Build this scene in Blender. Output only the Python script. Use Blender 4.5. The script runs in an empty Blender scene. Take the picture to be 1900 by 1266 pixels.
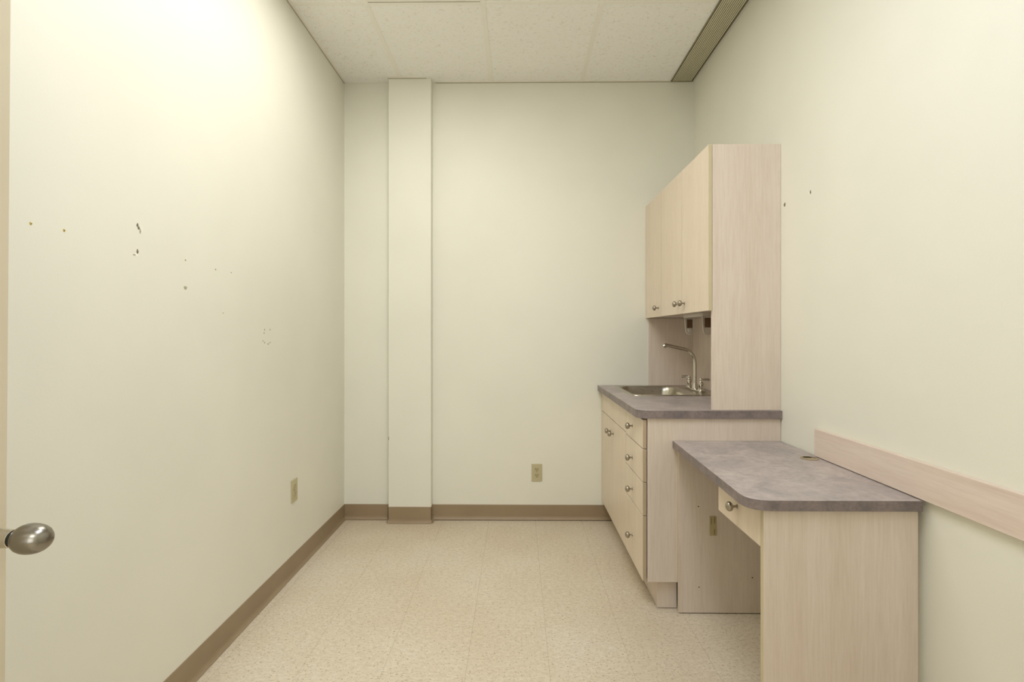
import bpy, bmesh, math, random
from mathutils import Vector, Matrix
S = bpy.context.scene
COL = S.collection
PI = math.pi

# ------------------------------------------------------------------ camera, world, lights, exposure
EYE = 1.232
cam_d = bpy.data.cameras.new('camera')
cam = bpy.data.objects.new('camera', cam_d)
COL.objects.link(cam)
cam.location = (0, 0, EYE)
cam.rotation_euler = (PI/2, 0, 0.0105)
cam_d.sensor_fit = 'HORIZONTAL'
cam_d.sensor_width = 36.0
cam_d.lens = 36.0*950/1900
cam_d.shift_y = -13/1900
cam_d.clip_start = 0.02
S.camera = cam

w = bpy.data.worlds.new('world'); S.world = w; w.use_nodes = True
w.node_tree.nodes['Background'].inputs[0].default_value = (1.0, 0.93, 0.80, 1)
w.node_tree.nodes['Background'].inputs[1].default_value = 0.8

def area(name, loc, rot, sx, sy, power, color, spread=PI):
    d = bpy.data.lights.new(name, 'AREA'); d.shape = 'RECTANGLE'
    d.size = sx; d.size_y = sy; d.energy = power; d.color = color; d.spread = spread
    o = bpy.data.objects.new(name, d); COL.objects.link(o)
    o.location = loc; o.rotation_euler = rot
    return o
area('troffer_lamp', (-0.469, 1.95, 2.868), (0, 0, 0), 0.50, 1.10, 13, (1.0, 0.98, 0.93))
area('near_troffer_lamp', (0.126, 0.72, 2.868), (0, 0, 0), 0.50, 1.10, 17.5, (0.90, 0.97, 1.13))
area('hall_fill_lamp', (0.05, -1.30, 2.86), (math.radians(8), 0, 0), 0.9, 1.5, 29, (0.96, 0.98, 1.02))  # added fill through the doorway for faces turned to the camera
area('hall_upward_fill', (-0.05, -2.262, 1.35), (PI/2, 0, 0), 1.3, 1.5, 17, (0.96, 0.98, 1.0))  # added fill that lifts the ceiling; no real window is known there
vs = S.view_settings
S.display_settings.display_device = 'sRGB'
vs.view_transform = 'Standard'; vs.look = 'None'; vs.gamma = 1.0; vs.use_curve_mapping = False
vs.exposure = 0.03

# ------------------------------------------------------------------ materials
def lin(c):
    return tuple(((v/255)/12.92 if v/255 <= 0.04045 else ((v/255+0.055)/1.055)**2.4) for v in c)

def new_mat(name, col, rough=0.6, metal=0.0, spec=0.5):
    m = bpy.data.materials.new(name); m.use_nodes = True
    b = m.node_tree.nodes['Principled BSDF']
    b.inputs['Base Color'].default_value = (*lin(col), 1)
    b.inputs['Roughness'].default_value = rough
    b.inputs['Metallic'].default_value = metal
    b.inputs['Specular IOR Level'].default_value = spec
    return m, m.node_tree, b

def noise(nt, scale, vec, detail=4, rough=0.55):
    n = nt.nodes.new('ShaderNodeTexNoise')
    n.inputs['Scale'].default_value = scale
    n.inputs['Detail'].default_value = detail
    n.inputs['Roughness'].default_value = rough
    nt.links.new(vec, n.inputs['Vector'])
    return n

def coords(nt, scale=(1, 1, 1)):
    t = nt.nodes.new('ShaderNodeTexCoord')
    mp = nt.nodes.new('ShaderNodeMapping')
    mp.inputs['Scale'].default_value = scale
    nt.links.new(t.outputs['Object'], mp.inputs['Vector'])
    return mp.outputs['Vector']

def ramp(nt, fac, stops):
    r = nt.nodes.new('ShaderNodeValToRGB')
    e = r.color_ramp.elements
    while len(e) < len(stops): e.new(0.5)
    for el, (p, c) in zip(e, stops):
        el.position = p; el.color = (*lin(c), 1) if len(c) == 3 else c
    nt.links.new(fac, r.inputs['Fac'])
    return r.outputs['Color']

def mix(nt, fac, a, b, mode='MIX'):
    m = nt.nodes.new('ShaderNodeMix'); m.data_type = 'RGBA'; m.blend_type = mode
    for sock, v in ((m.inputs[0], fac), (m.inputs[6], a), (m.inputs[7], b)):
        if isinstance(v, (int, float)): sock.default_value = v
        elif isinstance(v, tuple): sock.default_value = v
        else: nt.links.new(v, sock)
    return m.outputs[2]

def bump(nt, b, h, strength, dist=0.002):
    n = nt.nodes.new('ShaderNodeBump')
    n.inputs['Strength'].default_value = strength
    n.inputs['Distance'].default_value = dist
    nt.links.new(h, n.inputs['Height']); nt.links.new(n.outputs['Normal'], b.inputs['Normal'])

def paint(name, col, rough=0.5, bs=0.12):
    m, nt, b = new_mat(name, col, rough, 0, 0.35)
    v = coords(nt)
    n = noise(nt, 140, v, 3)
    n2 = noise(nt, 1.3, v, 3)
    c2 = tuple(max(0, x-5) for x in col)
    nt.links.new(ramp(nt, n2.outputs['Fac'], [(0.35, c2), (0.65, col)]), b.inputs['Base Color'])
    bump(nt, b, n.outputs['Fac'], bs, 0.0015)
    return m

def laminate(name, base, dark, light, axis='z', rough=0.42):
    """pale pickled maple laminate; grain runs along axis"""
    m, nt, b = new_mat(name, base, rough, 0, 0.4)
    sc = {'z': (26, 26, 1.5), 'y': (26, 1.5, 26), 'x': (1.5, 26, 26)}[axis]
    v = coords(nt, sc)
    big = noise(nt, 0.55, v, 5, 0.6)
    v2 = coords(nt, tuple(s*5 for s in sc))
    fine = noise(nt, 1.1, v2, 4, 0.6)
    c1 = ramp(nt, big.outputs['Fac'], [(0.32, dark), (0.52, base), (0.72, light)])
    c2 = ramp(nt, fine.outputs['Fac'], [(0.35, (242, 238, 234)), (0.60, (255, 255, 255))])
    nt.links.new(mix(nt, 0.55, c1, c2, 'MULTIPLY'), b.inputs['Base Color'])
    return m

SCUF_ = new_mat('grey_scuff', (168, 160, 136), 0.9)[0]
WALL = paint('cream_wall_paint', (238, 236, 222), 0.5)
DOORP = paint('door_paint', (208, 197, 172), 0.4, 0.03)
LAM = laminate('maple_laminate', (227, 213, 199), (222, 207, 192), (231, 218, 205))
LAMF = laminate('maple_laminate_front', (232, 217, 197), (229, 213, 193), (235, 221, 201))
EDGED = new_mat('brown_edge_banding', (188, 168, 140), 0.5)[0]
LAMH = laminate('maple_laminate_horizontal', (228, 212, 199), (221, 203, 189), (234, 219, 207), 'y')
EDGE = new_mat('edge_banding', (204, 190, 156), 0.45)[0]
DARK = new_mat('dark_gap', (38, 30, 22), 0.9)[0]
BASEB, nt, b = new_mat('vinyl_baseboard', (152, 132, 104), 0.42, 0, 0.5)
n = noise(nt, 3, coords(nt), 3)
nt.links.new(ramp(nt, n.outputs['Fac'], [(0.3, (147, 127, 99)), (0.7, (157, 137, 109))]), b.inputs['Base Color'])

# floor: speckled vinyl composition tile
FLOOR, nt, b = new_mat('vinyl_floor_tile', (206, 190, 160), 0.38, 0, 0.45)
v = coords(nt)
vo = coords(nt, (1.0, 1.7, 1.0))
n1 = noise(nt, 95, vo, 3, 0.6)
n2 = noise(nt, 210, vo, 3, 0.6)
n3 = noise(nt, 1.4, v, 3)
n4 = noise(nt, 42, vo, 3, 0.65)
base = ramp(nt, n4.outputs['Fac'], [(0.30, (212, 200, 178)), (0.5, (221, 210, 190)), (0.7, (228, 219, 201))])
sp = ramp(nt, n1.outputs['Fac'], [(0.33, (176, 152, 122)), (0.42, (255, 255, 255))])
sp2 = ramp(nt, n2.outputs['Fac'], [(0.32, (168, 150, 124)), (0.40, (255, 255, 255))])
cl = ramp(nt, n3.outputs['Fac'], [(0.35, (244, 238, 230)), (0.65, (255, 255, 255))])
c = mix(nt, 0.75, base, sp, 'MULTIPLY'); c = mix(nt, 0.6, c, sp2, 'MULTIPLY'); c = mix(nt, 0.8, c, cl, 'MULTIPLY')
mp = nt.nodes.new('ShaderNodeMapping'); tc = nt.nodes.new('ShaderNodeTexCoord')
mp.inputs['Location'].default_value = (0.1876, -0.035, 0)
nt.links.new(tc.outputs['Object'], mp.inputs['Vector'])
for row, mortar in ((12.192, (0.60, 0.55, 0.47, 1)), (0.3048, (0.88, 0.86, 0.82, 1))):   # long seams read darker than the cross seams
    br = nt.nodes.new('ShaderNodeTexBrick')
    nt.links.new(mp.outputs['Vector'], br.inputs['Vector'])
    br.offset = 0; br.squash = 1
    for k_, v_ in (('Scale', 1.0), ('Brick Width', 0.3048), ('Row Height', row), ('Mortar Size', 0.0008), ('Mortar Smooth', 0.6)): br.inputs[k_].default_value = v_
    br.inputs['Color1'].default_value = (1, 1, 1, 1)
    br.inputs['Color2'].default_value = (1, 1, 1, 1) if row > 1 else (0.982, 0.977, 0.97, 1)
    br.inputs['Mortar'].default_value = mortar
    c = mix(nt, 0.8, c, br.outputs['Color'], 'MULTIPLY')
nt.links.new(c, b.inputs['Base Color'])

# counter laminate: mottled mauve grey
CTR, nt, b = new_mat('mauve_grey_countertop', (160, 145, 142), 0.38, 0, 0.45)
v = coords(nt)
a1 = noise(nt, 7.5, v, 6, 0.62); a1.inputs['Distortion'].default_value = 0.6
a2 = noise(nt, 60, v, 4, 0.6)
c1 = ramp(nt, a1.outputs['Fac'], [(0.30, (154, 148, 147)), (0.45, (169, 159, 157)), (0.56, (182, 171, 167)), (0.70, (193, 183, 177))])
c2 = ramp(nt, a2.outputs['Fac'], [(0.3, (214, 208, 206)), (0.62, (255, 255, 255))])
nt.links.new(mix(nt, 0.6, c1, c2, 'MULTIPLY'), b.inputs['Base Color'])
CTRE, nt, b = new_mat('mauve_grey_edge', (128, 116, 114), 0.42, 0, 0.4)
v = coords(nt)
a1 = noise(nt, 16, v, 5, 0.62); a2 = noise(nt, 90, v, 4, 0.6)
c1 = ramp(nt, a1.outputs['Fac'], [(0.32, (118, 110, 110)), (0.5, (136, 124, 122)), (0.68, (152, 138, 134))])
c2 = ramp(nt, a2.outputs['Fac'], [(0.3, (210, 204, 202)), (0.62, (255, 255, 255))])
nt.links.new(mix(nt, 0.6, c1, c2, 'MULTIPLY'), b.inputs['Base Color'])

# acoustic ceiling tile
CEIL, nt, b = new_mat('acoustic_tile', (226, 219, 201), 0.9, 0, 0.15)
v = coords(nt)
a1 = noise(nt, 75, v, 4, 0.7); a2 = noise(nt, 190, v, 3, 0.6)
c1 = ramp(nt, a1.outputs['Fac'], [(0.28, (218, 213, 203)), (0.42, (250, 248, 242)), (0.7, (253, 252, 248))])
c2 = ramp(nt, a2.outputs['Fac'], [(0.30, (214, 206, 192)), (0.42, (255, 255, 255))])
nt.links.new(mix(nt, 0.4, c1, c2, 'MULTIPLY'), b.inputs['Base Color'])
bump(nt, b, a1.outputs['Fac'], 0.35, 0.004)
TEE = new_mat('ceiling_grid_enamel', (246, 242, 232), 0.5)[0]
VENT = new_mat('vent_olive_metal', (222, 216, 188), 0.5, 0.0, 0.4)[0]
VENTF = new_mat('vent_frame', (134, 127, 102), 0.6)[0]
VENTB = new_mat('vent_backing', (84, 78, 60), 0.7)[0]
NICK, nt, b = new_mat('brushed_nickel', (168, 160, 146), 0.30, 1.0)
KNOBM, nt, b = new_mat('satin_nickel_knob', (142, 137, 128), 0.26, 1.0)
STEEL, nt, b = new_mat('stainless_steel', (186, 180, 166), 0.27, 1.0)
sv = noise(nt, 30, coords(nt, (1, 18, 1)), 3)
rr = nt.nodes.new('ShaderNodeMapRange'); rr.inputs[3].default_value = 0.22; rr.inputs[4].default_value = 0.36
nt.links.new(sv.outputs['Fac'], rr.inputs[0]); nt.links.new(rr.outputs[0], b.inputs['Roughness'])
CHROME = new_mat('chrome', (205, 200, 190), 0.09, 1.0)[0]
SHANK = new_mat('satin_chrome_shank', (196, 190, 178), 0.2, 1.0)[0]
BLACK = new_mat('black_rubber', (22, 20, 16), 0.5)[0]
IVORY = new_mat('ivory_plastic', (194, 184, 146), 0.4)[0]
IVORYD = new_mat('ivory_socket_plastic', (188, 178, 140), 0.35)[0]
SLOTL = new_mat('faint_slot', (138, 126, 92), 0.7)[0]
PLATE = new_mat('tan_plate', (182, 166, 124), 0.5)[0]
SLOT = new_mat('socket_slot', (52, 40, 22), 0.8)[0]
PLAS = new_mat('translucent_white_plastic', (214, 204, 190), 0.3)[0]
PLAS.node_tree.nodes['Principled BSDF'].inputs['Transmission Weight'].default_value = 0.15
LBL = new_mat('printed_label', (98, 72, 46), 0.6)[0]
GROM = new_mat('tan_grommet_plastic', (160, 142, 112), 0.45)[0]
ANCH = new_mat('yellow_wall_anchor', (214, 190, 96), 0.6)[0]
HOLE = new_mat('wall_hole_shadow', (120, 112, 90), 0.9)[0]
SCUF_SHADE = new_mat('plaster_and_shadow_line', (176, 170, 146), 0.9)[0]  # bare plaster marks, and the painted shadow line at the ceiling
SCUFW = new_mat('chipped_paint', (248, 246, 232), 0.7)[0]
GLASS = new_mat('added_window_glass', (235, 240, 240), 0.05)[0]
GLASS.node_tree.nodes['Principled BSDF'].inputs['Transmission Weight'].default_value = 1.0
LENS, nt, b = new_mat('light_lens', (250, 246, 232), 0.4)
b.inputs['Emission Color'].default_value = (1.0, 0.96, 0.86, 1); b.inputs['Emission Strength'].default_value = 1.6

# ------------------------------------------------------------------ helpers
ORG = {}
def finish(o, m, smooth):
    o.data.materials.append(m)
    if smooth:
        for p in o.data.polygons: p.use_smooth = True
        try: o.data.set_sharp_from_angle(angle=math.radians(38))
        except Exception: pass
def obj(name, bm, m, parent=None, smooth=False, origin=None, extra=()):
    """one mesh object; geometry in bm is given in world metres"""
    org = Vector(ORG[parent.name]) if parent else Vector(origin or (0, 0, 0))
    if origin is not None: here = Vector(origin)
    else: here = org
    bmesh.ops.translate(bm, verts=bm.verts, vec=-here)
    bmesh.ops.recalc_face_normals(bm, faces=bm.faces)
    me = bpy.data.meshes.new(name); bm.to_mesh(me); bm.free()
    o = bpy.data.objects.new(name, me); COL.objects.link(o)
    for mm in (m,) + tuple(extra): me.materials.append(mm)
    if smooth:
        for p in me.polygons: p.use_smooth = True
        me.set_sharp_from_angle(angle=math.radians(38))
    if parent:
        o.parent = parent; o.location = here - Vector(ORG[parent.name])
    else: o.location = here
    ORG[o.name] = tuple(here)
    return o
def thing(name, label, cat, loc, group=None):
    o = bpy.data.objects.new(name, None); COL.objects.link(o)
    o.location = loc; o.empty_display_size = 0.1
    o['label'] = label; o['category'] = cat
    if group: o['group'] = group
    ORG[o.name] = tuple(loc)
    return o
def struct(name, bm, m, parent=None, **k):
    o = obj(name, bm, m, parent, **k)
    if not parent: o['kind'] = 'structure'
    return o
def tag(o, label, cat, group=None):
    o['label'] = label; o['category'] = cat
    if group: o['group'] = group
def box(x0, x1, y0, y1, z0, z1, bev=0.0, bm=None, seg=2):
    own = bmesh.new()
    bmesh.ops.create_cube(own, size=1)
    bmesh.ops.scale(own, vec=(x1-x0, y1-y0, z1-z0), verts=own.verts)
    bmesh.ops.translate(own, vec=((x0+x1)/2, (y0+y1)/2, (z0+z1)/2), verts=own.verts)
    if bev: bmesh.ops.bevel(own, geom=own.edges[:], offset=bev, segments=seg, profile=0.5, affect='EDGES')
    return join(bm, own)
def join(bm, own):
    if bm is None: return own
    me = bpy.data.meshes.new('t'); own.to_mesh(me); own.free(); bm.from_mesh(me); bpy.data.meshes.remove(me)
    return bm
def lathe(prof, seg=32, M=Matrix(), bm=None, cap=True):
    """prof: (r, h) pairs revolved about local z"""
    own = bmesh.new(); rings = []
    for r, h in prof:
        if r < 1e-6: rings.append([own.verts.new((0, 0, h))])
        else: rings.append([own.verts.new((r*math.cos(2*PI*i/seg), r*math.sin(2*PI*i/seg), h)) for i in range(seg)])
    for a, c in zip(rings, rings[1:]):
        for i in range(seg):
            j = (i+1) % seg
            if len(a) == 1 and len(c) == 1: continue
            if len(a) == 1: own.faces.new((a[0], c[i], c[j]))
            elif len(c) == 1: own.faces.new((a[i], a[j], c[0]))
            else: own.faces.new((a[i], a[j], c[j], c[i]))
    if cap:
        for rg in (rings[0], rings[-1]):
            if len(rg) > 1: own.faces.new(rg)
    own.transform(M)
    return join(bm, own)
def tube(pts, rad, seg=16, bm=None):
    own = bmesh.new(); pts = [Vector(p) for p in pts]; rings = []
    rads = rad if isinstance(rad, (list, tuple)) else [rad]*len(pts)
    prev = None
    for i, p in enumerate(pts):
        d = (pts[min(i+1, len(pts)-1)] - pts[max(i-1, 0)]).normalized()
        if prev is None:
            a = Vector((0, 1, 0)) if abs(d.y) < 0.9 else Vector((1, 0, 0))
            u = d.cross(a).normalized()
        else: u = (prev - d*prev.dot(d)).normalized()
        prev = u; vv = d.cross(u)
        rings.append([own.verts.new(p + rads[i]*(u*math.cos(2*PI*k/seg) + vv*math.sin(2*PI*k/seg))) for k in range(seg)])
    for a, c in zip(rings, rings[1:]):
        for k in range(seg): own.faces.new((a[k], a[(k+1) % seg], c[(k+1) % seg], c[k]))
    own.faces.new(rings[0]); own.faces.new(rings[-1])
    return join(bm, own)
def prism(poly, z0, z1, bm=None, bev=0.0):
    own = bmesh.new()
    lo = [own.verts.new((x, y, z0)) for x, y in poly]; hi = [own.verts.new((x, y, z1)) for x, y in poly]
    n = len(poly)
    own.faces.new(lo[::-1]); own.faces.new(hi)
    for i in range(n): own.faces.new((lo[i], lo[(i+1) % n], hi[(i+1) % n], hi[i]))
    if bev:
        ed = [e for e in own.edges if (e.verts[0].co.z == e.verts[1].co.z)]
        bmesh.ops.bevel(own, geom=ed, offset=bev, segments=2, profile=0.5, affect='EDGES')
    return join(bm, own)
def slab(name, poly, z0, z1, top, edge, parent=None, **k):
    """counter slab: top face one material, rim another"""
    o = obj(name, prism(poly, z0, z1, bev=0.0012), edge, parent, extra=(top,), **k)
    for p in o.data.polygons:
        if p.normal.z > 0.9: p.material_index = 1
    return o
def rrect(x0, x1, y0, y1, r, n=8):
    out = []
    for cx, cy, a0 in ((x1-r, y1-r, 0), (x0+r, y1-r, 90), (x0+r, y0+r, 180), (x1-r, y0+r, 270)):
        for i in range(n+1):
            a = math.radians(a0 + 90*i/n); out.append((cx+r*math.cos(a), cy+r*math.sin(a)))
    return out
def copy_obj(o, parent=None, loc=None):
    c = o.copy(); COL.objects.link(c); c.parent = parent
    if loc is not None: c.location = loc
    return c

XL, XR, YB, ZC = -1.15, 1.165, 3.39, 2.90
YF = -0.10           # room side of the wall with the doorway
# ------------------------------------------------------------------ room shell
struct('floor', box(XL-0.1, XR+0.1, -2.4, YB+0.1, -0.08, 0), FLOOR)
struct('ceiling', box(XL-0.1, XR+0.1, -2.4, YB+0.1, ZC, ZC+0.08), CEIL)
wl = struct('wall_left', box(XL-0.12, XL, -2.4, YB+0.12, 0, ZC), WALL)
wr = struct('wall_right', box(XR, XR+0.12, -2.4, YB+0.12, 0, ZC), WALL)
wb = struct('wall_back', box(XL, XR, YB, YB+0.12, 0, ZC), WALL)
wf = box(XL, -0.862, YF-0.12, YF, 0, ZC); box(0.10, XR, YF-0.12, YF, 0, ZC, bm=wf); box(-0.862, 0.10, YF-0.12, YF, 2.13, ZC, bm=wf)
struct('wall_front', wf, WALL)
wh = box(XL, -0.75, -2.4, -2.28, 0, ZC); box(0.65, XR, -2.4, -2.28, 0, ZC, bm=wh); box(-0.75, 0.65, -2.4, -2.28, 0, 0.55, bm=wh); box(-0.75, 0.65, -2.4, -2.28, 2.15, ZC, bm=wh)
struct('wall_hall', wh, WALL)
wfm = box(-0.75, 0.65, -2.36, -2.30, 0.55, 0.60); box(-0.75, 0.65, -2.36, -2.30, 2.10, 2.15, bm=wfm); box(-0.75, -0.70, -2.36, -2.30, 0.60, 2.10, bm=wfm)
box(0.60, 0.65, -2.36, -2.30, 0.60, 2.10, bm=wfm); box(-0.07, -0.03, -2.36, -2.30, 0.60, 2.10, bm=wfm)
wn = struct('added_window_1', wfm, TEE)  # invented window, out of view, built around the added fill lamp
obj('pane', box(-0.70, 0.60, -2.336, -2.330, 0.60, 2.10), GLASS, wn)
CX0, CX1, CY = -0.840, -0.562, 3.327
struct('wall_column', box(CX0, CX1, CY, YB, 0, ZC, 0.002), WALL)

obj('paint_chip', box(CX0-0.0012, CX0+0.004, CY-0.0012, CY+0.004, 0.540, 0.562), SCUF_, bpy.data.objects['wall_column'])
# vinyl cove base: profile swept along straight runs; p0 -> p1, room side to the left of travel
def cove(p0, p1, bm=None, h=0.102, lift=0.0):
    prof = [(0, lift), (0.013, lift), (0.0145, lift+0.003), (0.0085, lift+0.009), (0.0045, lift+0.016), (0.003, lift+0.024), (0.003, h-0.002), (0.002, h), (0, h)]
    p0 = Vector((*p0, 0)); p1 = Vector((*p1, 0)); d = (p1-p0).normalized(); nrm = Vector((-d.y, d.x, 0))
    own = bmesh.new(); r = []
    for p in (p0, p1): r.append([own.verts.new(p + nrm*a + Vector((0, 0, z))) for a, z in prof])
    m = len(prof)
    for i in range(m): own.faces.new((r[0][i], r[0][(i+1) % m], r[1][(i+1) % m], r[1][i]))
    own.faces.new(r[0]); own.faces.new(r[1])
    return join(bm, own)
struct('baseboard_left', cove((XL, YB), (XL, YF)), BASEB)
cb = cove((CX0, YB), (XL, YB), lift=0.0015)
cove((0.627, YB), (CX1, YB), bm=cb, lift=0.003)
struct('baseboard_back', cb, BASEB)
cb = cove((CX1+0.003, CY), (CX0-0.003, CY), h=0.106); cove((CX1, YB), (CX1, CY-0.003), bm=cb, h=0.106); cove((CX0, CY-0.003), (CX0, YB), bm=cb, h=0.106)
struct('baseboard_column', cb, BASEB)
struct('baseboard_right', cove((XR, YF), (XR, 1.44)), BASEB)
# dark open joint under the loose baseboard run
struct('trim_1', box(CX1, 0.626, YB-0.0105, YB-0.0005, 0.0002, 0.0028), DARK)

# ceiling suspension grid
k = 2
for x in (-0.764, -0.173, 0.424):
    struct('trim_%d' % k, box(x-0.012, x+0.012, YF, YB, ZC-0.0025, ZC+0.002, 0.0008), TEE); k += 1
for x0, x1, y in ((XL, -0.776, 2.575), (-0.752, -0.185, 2.575), (-0.161, 0.412, 2.575), (0.436, 1.004, 2.575),
                  (XL, -0.776, 1.34), (-0.752, -0.185, 1.34), (-0.161, 0.412, 1.34), (0.436, 1.004, 1.34),
                  (XL, -0.776, 0.11), (-0.752, -0.185, 0.11), (-0.161, 0.412, 0.11), (0.436, 1.004, 0.11)):
    struct('trim_%d' % k, box(x0, x1, y-0.012, y+0.012, ZC-0.0024, ZC+0.002, 0.0008), TEE); k += 1
for bb in ((XL, XL+0.018, YF, YB), (XL+0.018, CX0, YB-0.018, YB), (CX1, 1.004, YB-0.018, YB), (CX0, CX1, CY-0.018, CY)):
    t = box(bb[0], bb[1], bb[2], bb[3], ZC-0.0022, ZC+0.002, 0.0006)
    struct('trim_%d' % k, t, TEE); k += 1
# shadow line under the wall angle, put in as darker coloured strips
for bb in ((XL, XL+0.003, YF, YB), (CX1+0.02, 1.004, YB-0.003, YB), (CX0-0.006, CX1-0.03, CY-0.003, CY)):
    struct('trim_%d' % k, box(bb[0], bb[1], bb[2], bb[3], ZC-0.0055, ZC-0.0024), SCUF_SHADE); k += 1

# ceiling light (2 x 4 troffer)
t = thing('ceiling_light', 'recessed rectangular fluorescent ceiling light at the top edge of the photo', 'ceiling light', (-0.469, 1.95, ZC))
fr = box(-0.752, -0.185, 1.352, 1.372, ZC-0.008, ZC+0.01, 0.001); box(-0.752, -0.185, 2.530, 2.553, ZC-0.008, ZC+0.01, 0.001, fr)
box(-0.752, -0.730, 1.372, 2.530, ZC-0.008, ZC+0.01, 0.001, fr); box(-0.207, -0.185, 1.372, 2.530, ZC-0.008, ZC+0.01, 0.001, fr)
obj('frame', fr, TEE, t)
obj('reveal_shade', box(-0.750, -0.187, 2.5535, 2.5625, ZC-0.004, ZC+0.002), HOLE, t)  # dark strip painted in for the shade between frame and tee
obj('diffuser', box(-0.729, -0.208, 1.373, 2.529, ZC-0.004, ZC-0.001), LENS, t)

# second troffer, above the camera
t = thing('ceiling_light', 'recessed rectangular fluorescent ceiling light just inside the doorway overhead', 'ceiling light', (0.126, 0.72, ZC))
fr = box(-0.157, 0.409, 0.124, 0.144, ZC-0.008, ZC+0.01, 0.001); box(-0.157, 0.409, 1.304, 1.326, ZC-0.008, ZC+0.01, 0.001, fr)
box(-0.157, -0.135, 0.144, 1.304, ZC-0.008, ZC+0.01, 0.001, fr); box(0.387, 0.409, 0.144, 1.304, ZC-0.008, ZC+0.01, 0.001, fr)
obj('frame', fr, TEE, t)
obj('diffuser', box(-0.134, 0.386, 0.145, 1.303, ZC-0.004, ZC-0.001), LENS, t)

# unseen hall ceiling light, added to go with the front fill lamp
t = thing('ceiling_light', 'added rectangular fill light on the ceiling of the unseen hall', 'ceiling light', (0.05, -1.3, ZC))
obj('frame', box(-0.45, 0.55, -2.1, -0.5, ZC-0.010, ZC, 0.001), TEE, t)
obj('diffuser', box(-0.42, 0.52, -2.07, -0.53, ZC-0.014, ZC-0.0105), LENS, t)

# linear slot diffuser
t = thing('air_vent', 'long dark grooved linear air vent in the ceiling along the right wall', 'vent', (1.08, 1.9, ZC))
VX0, VX1 = 1.009, 1.153
obj('backing', box(VX0+0.004, VX1-0.004, 0.3, YB-0.012, ZC-0.0035, ZC-0.0005), VENTB, t)
fr = box(VX0, VX0+0.005, 0.3, YB-0.008, ZC-0.008, ZC, 0.0008); box(VX1-0.005, VX1, 0.3, YB-0.008, ZC-0.008, ZC, 0.0008, fr)
box(VX0, VX1, YB-0.013, YB-0.008, ZC-0.008, ZC, 0.0008, fr)
obj('frame', fr, VENTF, t)
nb = 12
for i in range(nb):
    x = VX0+0.009 + (VX1-VX0-0.018)*(i+0.5)/nb
    obj('slat', box(x-0.0030, x+0.0030, 0.305, YB-0.014, ZC-0.0055, ZC-0.002, 0.0005, seg=1), VENT, t)

# ------------------------------------------------------------------ door at the left edge
def door():
    DF, DE = -0.818, 0.812
    bm = box(DF-0.044, DF, YF+0.002, DE, 0.008, 2.10, 0.002)
    for v_ in bm.verts: v_.co.x += (v_.co.z-0.93)*0.0085
    d = struct('door_1', bm, DOORP)
    Mx = Matrix.Translation((DF, 0.75, 0.929)) @ Matrix.Rotation(PI/2, 4, 'Y')
    handle = obj('door_knob', lathe([(0, 0.0755), (0.0085, 0.0750), (0.0125, 0.0768), (0.0168, 0.0805), (0.0198, 0.0855), (0.0216, 0.0915), (0.0222, 0.0975),
                                    (0.0218, 0.1040), (0.0204, 0.1105), (0.0178, 0.1165), (0.0138, 0.1215), (0.0086, 0.1248), (0.004, 0.1260), (0, 0.1263)], 48, Mx, cap=False), KNOBM, d, smooth=True)
    obj('shank', lathe([(0, 0.006), (0.0185, 0.006), (0.0160, 0.030), (0.0135, 0.060), (0.0128, 0.0705), (0.0120, 0.0712), (0, 0.0712)], 40, Mx, cap=False), SHANK, handle, smooth=True)
    obj('collar', lathe([(0, 0.0711), (0.0105, 0.0711), (0.0105, 0.0765), (0, 0.0765)], 32, Mx, cap=False), BLACK, handle, smooth=True)
    obj('rose', lathe([(0, 0.0), (0.033, 0.0), (0.032, 0.004), (0.026, 0.0075), (0, 0.008)], 40, Mx, cap=False), NICK, handle, smooth=True)
door()

# ------------------------------------------------------------------ marks left on the walls
def blob(y, z, ry, rz, mat, name, parent, x=XL, sgn=1, seed=0, dep=0.0012):
    rnd = random.Random(seed); own = bmesh.new(); n = 14
    ph = rnd.random()*6
    rim = [own.verts.new((x, y+ry*math.cos(2*PI*i/n)*(1+0.18*math.sin(3*2*PI*i/n+ph)), z+rz*math.sin(2*PI*i/n)*(1+0.18*math.cos(2*2*PI*i/n+ph)))) for i in range(n)]
    top = [own.verts.new((x+sgn*dep, y+(v_.co.y-y)*0.75, z+(v_.co.z-z)*0.75)) for v_ in rim]
    for i in range(n): own.faces.new((rim[i], rim[(i+1) % n], top[(i+1) % n], top[i]))
    own.faces.new(top)
    return obj(name, own, mat, parent)
a = blob(1.198, 1.493, 0.0036, 0.0040, ANCH, 'wall_anchor', wl, seed=1); blob(1.198, 1.493, 0.0018, 0.0019, HOLE, 'screw_hole', a, seed=2, dep=0.0016)
a = blob(1.287, 1.495, 0.0036, 0.0040, ANCH, 'wall_anchor', wl, seed=3); blob(1.287, 1.495, 0.0018, 0.0019, HOLE, 'screw_hole', a, seed=4, dep=0.0016)
blob(1.538, 1.562, 0.0040, 0.0055, HOLE, 'screw_hole', wl, seed=5)
blob(1.543, 1.554, 0.0040, 0.0050, HOLE, 'screw_hole', wl, seed=6, dep=0.0010)
blob(1.549, 1.546, 0.0030, 0.0080, SCUF_SHADE, 'scuff_mark', wl, seed=7, dep=0.0008)
blob(1.556, 1.553, 0.0030, 0.0100, SCUFW, 'paint_chip', wl, seed=8, dep=0.0007)
blob(1.538, 1.482, 0.0040, 0.0065, HOLE, 'screw_hole', wl, seed=9)
blob(1.526, 1.470, 0.0065, 0.0022, SCUF_SHADE, 'scuff_mark', wl, seed=10, dep=0.0008)
blob(1.532, 1.470, 0.0100, 0.0050, SCUFW, 'paint_chip', wl, seed=11, dep=0.0006)
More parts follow.
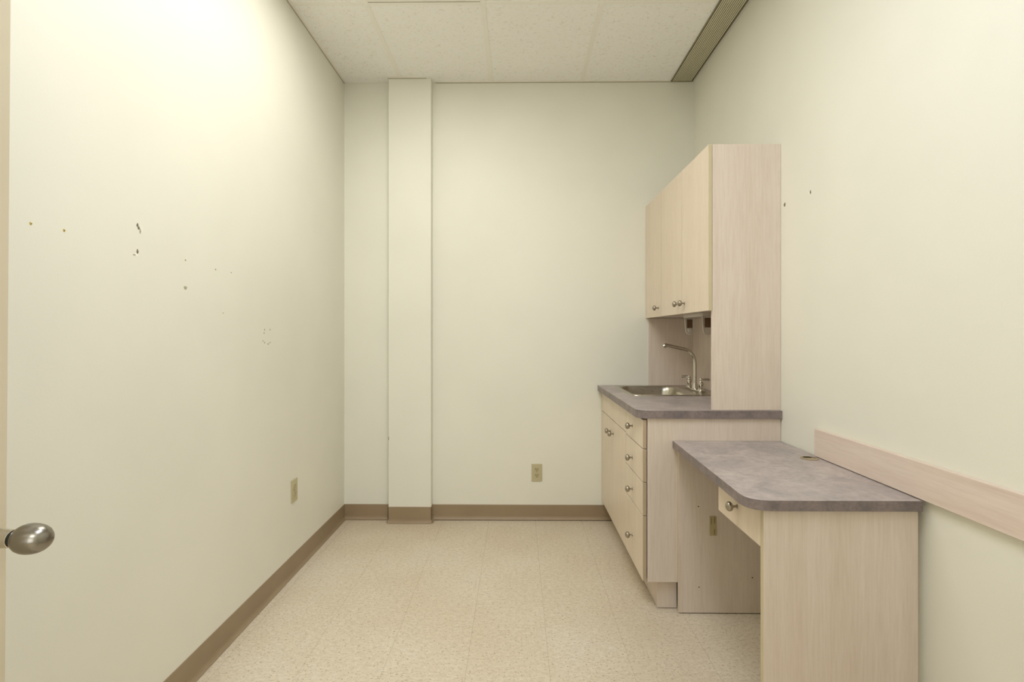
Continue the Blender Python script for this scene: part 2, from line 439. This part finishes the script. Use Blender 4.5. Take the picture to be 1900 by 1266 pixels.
for q, (y, z, r_) in enumerate(((1.762, 1.488, 0.0038), (1.939, 1.478, 0.0038), (2.046, 1.479, 0.0034), (1.989, 1.314, 0.0028))):
    blob(y, z, r_, r_*0.8, SCUF_SHADE, 'nail_hole', wl, seed=20+q)
blob(1.762, 1.392, 0.0085, 0.0070, SCUF_SHADE, 'scuff_mark', wl, seed=31, dep=0.0008)
for q, (px, py) in enumerate(((491, 612), (501, 612), (490, 618), (488, 633), (491, 636), (497.5, 638.5), (501, 636))):
    u = (px-950)/950; rx, ry = u-0.0105, u*0.0105+1
    tt = XL/rx
    blob(ry*tt, EYE-(py-620)/950*tt, 0.0045 if q != 5 else 0.006, 0.0042, SCUF_SHADE, 'scuff_mark', wl, seed=40+q, dep=0.0006)
blob(2.244, 1.796, 0.0075, 0.0085, HOLE, 'screw_hole', wr, x=XR, sgn=-1, seed=60)
blob(2.047, 1.796, 0.0040, 0.0070, HOLE, 'screw_hole', wr, x=XR, sgn=-1, seed=61)
blob(2.057, 1.794, 0.0050, 0.0050, SCUFW, 'paint_chip', wr, x=XR, sgn=-1, seed=62, dep=0.0008)

# ------------------------------------------------------------------ outlets
def outlet(face_loc, rotz, label, slotm):
    """duplex outlet; local +y is into the wall, x along it"""
    t = thing('electrical_outlet', label, 'outlet', (0, 0, 0), 'ivory wall outlets')
    obj('cover_plate', box(-0.035, 0.035, -0.005, 0, -0.0575, 0.0575, 0.0022), IVORY, t)
    for dz in (0.0195, -0.0195):
        own = bmesh.new()
        pl = [(0.0172*math.cos(a), max(-0.0140, min(0.0140, 0.0172*math.sin(a)))) for a in [2*PI*i/28 for i in range(28)]]
        f = [own.verts.new((x, -0.0070, z+dz)) for x, z in pl]; g = [own.verts.new((x, -0.0045, z+dz)) for x, z in pl]
        own.faces.new(f); own.faces.new(g)
        for i in range(28): own.faces.new((f[i], f[(i+1) % 28], g[(i+1) % 28], g[i]))
        s = obj('socket', own, IVORYD, t)
        sl = box(-0.0080, -0.0045, -0.0074, -0.0060, dz+0.001, dz+0.0095); box(0.0045, 0.0080, -0.0074, -0.0060, dz+0.001, dz+0.0095, bm=sl)
        lathe([(0.0030, 0), (0.0030, 0.0014)], 12, Matrix.Translation((0, -0.0060, dz-0.0065)) @ Matrix.Rotation(PI/2, 4, 'X'), sl)
        obj('slot', sl, slotm, s)
    obj('screw', lathe([(0.003, 0), (0.0028, 0.0012), (0, 0.0015)], 12, Matrix.Translation((0, -0.005, 0)) @ Matrix.Rotation(PI/2, 4, 'X')), NICK, t)
    t.location = face_loc; t.rotation_euler = (0, 0, rotz)
    return t
outlet((0.1285, YB, 0.315), 0, 'ivory duplex wall outlet low on the back wall between column and cabinets', SLOT)
outlet((XL, 2.622, 0.428), PI/2, 'ivory duplex wall outlet low on the left wall near the corner', SLOTL)

# ------------------------------------------------------------------ cabinet knobs
def knob(x, y, z, parent, s=1.0):
    Mx = Matrix.Translation((x, y, z)) @ Matrix.Rotation(-PI/2, 4, 'Y')
    pr = [(0, 0), (0.0075, 0), (0.0070, 0.0018), (0.0042, 0.0035), (0.0036, 0.011), (0.0048, 0.014), (0.0100, 0.0160), (0.0140, 0.0195), (0.0155, 0.0240), (0.0150, 0.0285), (0.0122, 0.0325), (0.0080, 0.0350), (0.003, 0.0362), (0, 0.0364)]
    pr = [(r*s, h*s) for r, h in pr]
    return obj('knob', lathe(pr, 28, Mx, cap=False), NICK, parent, smooth=True)

YC = 2.276     # near face of the cabinet run
XF = 0.556     # outer face of base fronts
ft = 0.017     # front thickness
G = 0.0021
# --- drawer base
t = thing('drawer_cabinet', 'pale maple laminate four drawer base cabinet beside the desk', 'cabinet', (0.86, 2.45, 0))
YM = 2.632     # seam between drawer base and sink base
car = bmesh.new()
box(XF+ft+0.004, XR-0.001, YC, YC+0.018, 0.132, 0.858, 0.0006, car)
box(XF+ft+0.004, XR-0.001, YM-0.018, YM, 0.132, 0.858, 0, car)
box(XF+ft+0.004, XR-0.001, YC+0.018, YM-0.018, 0.132, 0.150, 0, car)
box(XR-0.012, XR-0.001, YC+0.018, YM-0.018, 0.150, 0.858, 0, car)
box(XF+ft+0.004, XF+ft+0.06, YC+0.018, YM-0.018, 0.840, 0.858, 0, car)
obj('carcass', car, LAM, t)
obj('toe_kick', box(0.628, 0.715, YC+0.030, YM, 0.003, 0.1315, 0.0005), LAM, t)
ZD = [0.134, 0.424, 0.573, 0.7215, 0.853]
kz = (0.263, 0.485, 0.636, 0.789)
for i in range(4):
    d = obj('drawer', box(XF, XF+ft, YC+0.001, YM-G, ZD[i]+G, ZD[i+1]-G, 0.0010), LAMF, t, extra=(EDGED,))
    for p in d.data.polygons:
        if p.normal.y < -0.9: p.material_index = 1
    bx = box(XF+ft, 1.05, YC+0.030, YC+0.042, ZD[i]+0.02, ZD[i+1]-0.035); box(XF+ft, 1.05, YM-0.042, YM-0.030, ZD[i]+0.02, ZD[i+1]-0.035, bm=bx)
    box(XF+ft, 1.05, YC+0.042, YM-0.042, ZD[i]+0.02, ZD[i]+0.03, bm=bx)
    obj('drawer_box', bx, LAM, d)
    knob(XF, 2.477, kz[i], d)
# --- sink base
t = thing('sink_cabinet', 'pale maple laminate two door base cabinet under the sink against the back wall', 'cabinet', (0.86, 3.0, 0))
car = bmesh.new()
box(XF+ft+0.004, XR-0.001, YM+0.001, YM+0.019, 0.132, 0.858, 0, car)
box(XF+ft+0.004, XR-0.001, YB-0.019, YB-0.001, 0.132, 0.858, 0, car)
box(XF+ft+0.004, XR-0.001, YM+0.019, YB-0.019, 0.132, 0.150, 0, car)
box(XR-0.012, XR-0.001, YM+0.019, YB-0.019, 0.150, 0.858, 0, car)
obj('carcass', car, LAM, t)
obj('toe_kick', box(0.628, 0.640, YM+0.001, YB-0.004, 0.003, 0.1315), LAM, t)
obj('false_front', box(XF, XF+ft, YM+G, YB-0.003, 0.7285+G, 0.853-G, 0.0010), LAMF, t)
mid = (YM+YB)/2
d1 = obj('door', box(XF, XF+ft, YM+G, mid-0.0004, 0.134+G, 0.7285-G, 0.0008), LAMF, t); knob(XF, mid-0.045, 0.655, d1)
d2 = obj('door', box(XF, XF+ft, mid+0.0004, YB-0.003, 0.134+G, 0.7285-G, 0.0008), LAMF, t); knob(XF, mid+0.045, 0.655, d2)

# --- countertop with sink cut-out
CTX, CTY = 0.530, 2.262
SX0, SX1, SY0, SY1 = 0.618, 1.105, 2.800, 3.330
def countertop():
    out = []
    r = 0.052
    for i in range(9):
        a = math.radians(180+90*i/8); out.append((CTX+r+r*math.cos(a), CTY+r+r*math.sin(a)))
    out += [(XR-0.0005, CTY), (XR-0.0005, YB-0.0005), (CTX, YB-0.0005)]
    hole = rrect(SX0+0.012, SX1-0.012, SY0+0.012, SY1-0.012, 0.055)
    bm = bmesh.new()
    lo_, hi_ = 0.859, 0.894
    def ring(p, z): return [bm.verts.new((x, y, z)) for x, y in p]
    A0, A1, H0, H1 = ring(out, lo_), ring(out, hi_), ring(hole, lo_), ring(hole, hi_)
    for A, B in ((A0, A1), (H0, H1)):
        n = len(A)
        for i in range(n): bm.faces.new((A[i], A[(i+1) % n], B[(i+1) % n], B[i]))
    for A, B in ((A0, H0), (A1, H1)):
        es = []
        for L in (A, B):
            for i in range(len(L)):
                e = bm.edges.get((L[i], L[(i+1) % len(L)])); es.append(e)
        bmesh.ops.triangle_fill(bm, use_beauty=True, use_dissolve=False, edges=es)
    o = obj('countertop', bm, CTRE, None, origin=(0.85, 2.8, 0.859), extra=(CTR,))
    for p in o.data.polygons:
        if abs(p.normal.z) > 0.9 and p.center.z > 0.01: p.material_index = 1
    tag(o, 'mottled mauve grey laminate countertop with rounded corner holding the sink', 'countertop')
countertop()

# --- sink
t = thing('sink', 'stainless steel drop-in sink set in the mauve grey countertop', 'sink', (0.86, 3.065, 0.894))
bm = bmesh.new()
zt = 0.8942
loops = [(rrect(SX0, SX1, SY0, SY1, 0.060), zt), (rrect(SX0+0.003, SX1-0.003, SY0+0.003, SY1-0.003, 0.058), zt+0.0042),
         (rrect(SX0+0.016, SX1-0.016, SY0+0.016, SY1-0.016, 0.052), zt+0.0048),
         (rrect(SX0+0.024, SX1-0.105, SY0+0.030, SY1-0.030, 0.070), zt+0.0030),
         (rrect(SX0+0.030, SX1-0.112, SY0+0.036, SY1-0.036, 0.070), zt-0.004),
         (rrect(SX0+0.036, SX1-0.120, SY0+0.042, SY1-0.042, 0.068), zt-0.030),
         (rrect(SX0+0.050, SX1-0.134, SY0+0.056, SY1-0.056, 0.065), zt-0.145),
         (rrect(SX0+0.075, SX1-0.160, SY0+0.080, SY1-0.080, 0.055), zt-0.160)]
vl = [[bm.verts.new((x, y, z)) for x, y in L] for L, z in loops]
for A, B in zip(vl, vl[1:]):
    for i in range(len(A)): bm.faces.new((A[i], A[(i+1) % len(A)], B[(i+1) % len(A)], B[i]))
bm.faces.new(vl[-1])
obj('basin', bm, STEEL, t, smooth=True)
cxs, cys = (SX0+SX1-0.085)/2, (SY0+SY1)/2
obj('drain', lathe([(0, 0.001), (0.018, 0.001), (0.022, 0.003), (0.040, 0.004), (0.044, 0.0025), (0.044, 0)], 32, Matrix.Translation((cxs, cys, zt-0.160)), cap=False), CHROME, t, smooth=True)

# --- faucet
FX, FY, FZ = 1.062, 3.075, zt+0.004
t = thing('faucet', 'chrome high-arc kitchen faucet with two blade handles behind the sink', 'faucet', (FX, FY, FZ))
bp = [(FX+0.026*math.cos(a), FY+(0.102 if math.sin(a) > 0 else -0.102)+0.026*math.sin(a)) for a in [2*PI*i/32 for i in range(32)]]
obj('base_plate', prism(bp, FZ, FZ+0.010, bev=0.003), CHROME, t, smooth=True)
pts = [(FX, FY, FZ+0.010), (FX, FY, FZ+0.150), (FX, FY, FZ+0.166)]
P0, P1, P2 = Vector((FX, FY, FZ+0.166)), Vector((FX-0.004, FY, FZ+0.232)), Vector((FX-0.070, FY-0.004, FZ+0.244))
for i in range(1, 13):
    s = i/12; pts.append(tuple(P0*(1-s)**2 + P1*2*s*(1-s) + P2*s*s))
pts += [(FX-0.120, FY-0.007, FZ+0.255), (FX-0.176, FY-0.010, FZ+0.268)]
sp_ = obj('spout', tube(pts, [0.0125, 0.0105]+[0.0098]*(len(pts)-4)+[0.0100, 0.0112], 20), CHROME, t, smooth=True)
Mt = Matrix.Translation((FX-0.176, FY-0.010, FZ+0.266)) @ Matrix.Rotation(math.radians(-105), 4, 'Y')
obj('aerator', lathe([(0, -0.004), (0.0128, -0.004), (0.0130, 0.010), (0.0105, 0.018), (0, 0.018)], 24, Mt, cap=False), CHROME, sp_, smooth=True)
obj('spout_collar', lathe([(0.0190, 0), (0.0185, 0.010), (0.0150, 0.022), (0.0128, 0.030), (0.0128, 0.034), (0, 0.034)], 28, Matrix.Translation((FX, FY, FZ+0.009))), CHROME, t, smooth=True)
for s in (1, -1):
    y = FY+s*0.102
    h = obj('handle', lathe([(0.0185, 0), (0.0180, 0.008), (0.0120, 0.014), (0.0120, 0.026), (0.0160, 0.032), (0.0150, 0.042), (0.0100, 0.047), (0.0085, 0.054), (0.0105, 0.060), (0.0080, 0.068), (0, 0.071)], 28, Matrix.Translation((FX, y, FZ+0.009))), CHROME, t, smooth=True)
    dirx, diry = (-0.040, 0.012) if s > 0 else (0.044, -0.010)
    obj('blade', tube([(FX, y, FZ+0.067), (FX+dirx*0.5, y+diry*0.5, FZ+0.072), (FX+dirx, y+diry, FZ+0.070), (FX+dirx*1.1, y+diry*1.1, FZ+0.068)], [0.0050, 0.0058, 0.0072, 0.003], 14), CHROME, h, smooth=True)

# --- backsplash panels
o = obj('backsplash_panel', box(0.864, XR-0.0125, YB-0.008, YB-0.0005, 0.8945, 1.3345), LAM, None, origin=(1.0, YB-0.004, 0.8945))
tag(o, 'maple laminate backsplash panel on the back wall behind the sink', 'panel')
o = obj('backsplash_panel', box(XR-0.012, XR-0.0005, YC+0.020, YB-0.0005, 0.8945, 1.3345), LAM, None, origin=(XR-0.006, 2.8, 0.8945))
tag(o, 'shaded maple laminate backsplash panel on the right wall behind the faucet', 'panel')

# --- wall cabinets
UX = 0.846; UZ0, UZ1 = 1.336, 2.073
YU = 3.020
t = thing('wall_cabinet', 'pale maple two door wall cabinet whose tall end panel reaches the countertop', 'cabinet', (1.0, 2.65, UZ0))
obj('end_panel', box(UX+0.018, XR-0.0005, YC, YC+0.018, 0.8945, UZ1, 0.0008), LAM, t)
car = box(UX+0.020, XR-0.0005, YC+0.0185, YU-0.0005, UZ0+0.004, UZ0+0.020); box(UX+0.020, XR-0.0005, YC+0.0185, YU-0.0005, UZ1-0.018, UZ1-0.001, bm=car)
box(UX+0.020, XR-0.0005, YU-0.018, YU-0.0005, UZ0+0.020, UZ1-0.018, bm=car); box(XR-0.012, XR-0.0005, YC+0.0185, YU-0.018, UZ0+0.020, UZ1-0.018, bm=car)
obj('carcass', car, LAM, t)
YD = 2.645
def udoor(y0, y1, ky, par):
    d = obj('door', box(UX, UX+0.017, y0, y1, UZ0, UZ1-0.001, 0.0010), LAMF, par, extra=(EDGE,))
    for p in d.data.polygons:
        if p.normal.y < -0.9: p.material_index = 1
    knob(UX, ky, 1.388, d)
udoor(YC+0.0005, YD-G, YD-0.045, t); udoor(YD+G, YU-G, YD+0.042, t)
t = thing('wall_cabinet', 'narrow pale maple single door wall cabinet against the back wall', 'cabinet', (1.0, 3.2, UZ0))
car = box(UX+0.020, XR-0.0005, YU+0.0005, YB-0.001, UZ0+0.004, UZ0+0.020); box(UX+0.020, XR-0.0005, YU+0.0005, YB-0.001, UZ1-0.018, UZ1-0.001, bm=car)
box(UX+0.020, XR-0.0005, YU+0.0005, YU+0.018, UZ0+0.020, UZ1-0.018, bm=car); box(UX+0.020, XR-0.0005, YB-0.018, YB-0.001, UZ0+0.020, UZ1-0.018, bm=car)
box(XR-0.012, XR-0.0005, YU+0.018, YB-0.018, UZ0+0.020, UZ1-0.018, bm=car)
obj('carcass', car, LAM, t)
udoor(YU+G, YB-0.003, YU+0.060, t)

# --- paper towel holder under the wall cabinet
TY0, TY1 = 2.525, 2.815
t = thing('paper_towel_holder', 'empty white plastic paper towel holder hanging under the wall cabinet', 'paper towel holder', (0.938, 2.67, UZ0+0.004))
def towel():
    zt_ = UZ0+0.0035
    br_ = prism(rrect(0.906, 0.970, TY0, TY1, 0.010), zt_-0.020, zt_, bev=0.003)
    obj('mounting_bar', br_, PLAS, t, smooth=True)
    for yy, s in ((TY1-0.014, -1), (TY0+0.012, 1)):
        prof = [(0.902, zt_-0.010), (0.960, zt_-0.010)]
        own = bmesh.new(); L = []
        # tapered tongue with round lower end
        c0, r0 = (0.938, zt_-0.089), 0.021
        ol = [(0.911, zt_-0.008)]
        for i in range(13):
            a = PI + PI*i/12; ol.append((c0[0]+r0*math.cos(a), c0[1]+r0*math.sin(a)))
        ol.append((0.965, zt_-0.008))
        f = [own.verts.new((x, yy-0.0025, z)) for x, z in ol]; g = [own.verts.new((x, yy+0.0025, z)) for x, z in ol]
        own.faces.new(f); own.faces.new(g[::-1])
        for i in range(len(ol)): own.faces.new((f[i], f[(i+1) % len(ol)], g[(i+1) % len(ol)], g[i]))
        # raised rim round the tongue
        arm = obj('arm', own, PLAS, t)
        rim = [(x, yy-0.003, z) for x, z in ol]
        obj('rim', tube(rim, 0.0030, 8), PLAS, arm, smooth=True)
        obj('label', box(0.923, 0.953, yy-0.0042, yy-0.0028, zt_-0.075, zt_-0.028, 0.0003), LBL, arm)
        obj('hub', lathe([(0.012, 0), (0.012, 0.010), (0.008, 0.014), (0, 0.014)], 20, Matrix.Translation((0.938, yy, zt_-0.086)) @ Matrix.Rotation(-PI/2*s, 4, 'X')), PLAS, arm, smooth=True)
towel()

# ------------------------------------------------------------------ desk
t = thing('desk', 'built-in laminate desk with mauve grey top and pale maple end panel', 'desk', (0.93, 1.86, 0))
DY0, DZ = 1.460, 0.759
xa, xb = 0.687, 0.655          # front edge: far, near
top = []
r = 0.070
# near-left rounded corner
fd = Vector((xb-xa, DY0-(YC-0.001))).normalized()
p_start = Vector((xb, DY0)) - fd*r
top.append((xa, YC-0.001))
for i in range(9):
    s = i/8
    q = p_start*(1-s)**2 + Vector((xb, DY0))*2*s*(1-s) + Vector((xb+r*1.1, DY0))*s*s
    top.append((q.x, q.y))
top += [(1.147, DY0), (XR-0.002, YC-0.001)]
slab('desktop', top[::-1], DZ-0.030, DZ, CTR, CTRE, t)
ZU = DZ-0.0305
o = obj('end_panel', box(0.706, 1.146, 1.476, 1.495, 0.0, ZU, 0.0010), LAM, t, extra=(EDGE,))
for p in o.data.polygons:
    if p.normal.x < -0.9: p.material_index = 1
ip = obj('inner_panel', box(0.709, XR-0.003, 2.262, YC-0.0015, 0.004, ZU, 0.0008), LAM, t, extra=(EDGE,))
for p in ip.data.polygons:
    if p.normal.x < -0.9: p.material_index = 1
for px, py in ((1294, 939), (1295, 1088), (1393, 1070)):
    x = ((px-960)/950)*2.262*1.002; z = EYE-(py-620)/950*2.262
    obj('screw_hole', lathe([(0.0028, 0), (0.0028, 0.0006)], 12, Matrix.Translation((x, 2.2620, z)) @ Matrix.Rotation(PI/2, 4, 'X')), SLOT, ip)
dw = obj('drawer', box(0.707, 0.724, 1.498, 1.808, 0.613, ZU-0.004, 0.0010), LAMF, t)
bx = box(0.724, 1.06, 1.520, 1.532, 0.640, ZU-0.012); box(0.724, 1.06, 1.776, 1.788, 0.640, ZU-0.012, bm=bx); box(0.724, 1.06, 1.532, 1.776, 0.640, 0.648, bm=bx); box(1.048, 1.06, 1.532, 1.776, 0.648, ZU-0.012, bm=bx)
obj('drawer_box', bx, LAM, dw)
obj('drawer_runner', box(0.735, 1.05, 1.790, 1.806, ZU-0.05, ZU-0.0005), LAM, t)
obj('drawer_runner', box(0.735, 1.05, 1.500, 1.518, ZU-0.05, ZU-0.0005), LAM, t)
knob(0.707, 1.655, 0.677, dw, 1.0)
gr = lathe([(0.0235, 0), (0.0310, 0), (0.0310, 0.0018), (0.0290, 0.0030), (0.0235, 0.0030)], 36, Matrix.Translation((1.108, 1.955, DZ)), cap=False)
g = obj('grommet', gr, GROM, t, smooth=True)
obj('cap', lathe([(0, 0.0016), (0.0234, 0.0016)], 30, Matrix.Translation((1.108, 1.955, DZ)), cap=False), GROM, g)
obj('cable_notch', box(1.092, 1.120, 1.958, 1.974, DZ+0.0017, DZ+0.0021, 0), SLOT, g)
# little plate on the inner panel
o = thing('cable_plate', 'small tan plastic plate with narrow slots on the panel under the desk', 'plate', (0.860, 2.262, 0.38))
obj('plate', box(0.8445, 0.8755, 2.2585, 2.2618, 0.345, 0.430, 0.0010), PLATE, o)
for sx, z0, z1, wd in ((0.852, 0.396, 0.424, 0.004), (0.866, 0.398, 0.426, 0.005), (0.866, 0.350, 0.374, 0.004)):
    obj('slot', box(sx-wd/2, sx+wd/2, 2.2580, 2.2586, z0, z1), SLOTL, o)

# ------------------------------------------------------------------ laminate rail on the right wall
o = obj('wall_rail', box(XR-0.018, XR-0.0003, 0.45, 1.990, 0.7615, 0.866, 0.0010), LAMH, None, origin=(XR, 1.2, 0.7615))
tag(o, 'long horizontal pale maple laminate board on the right wall above the desk', 'wall rail')
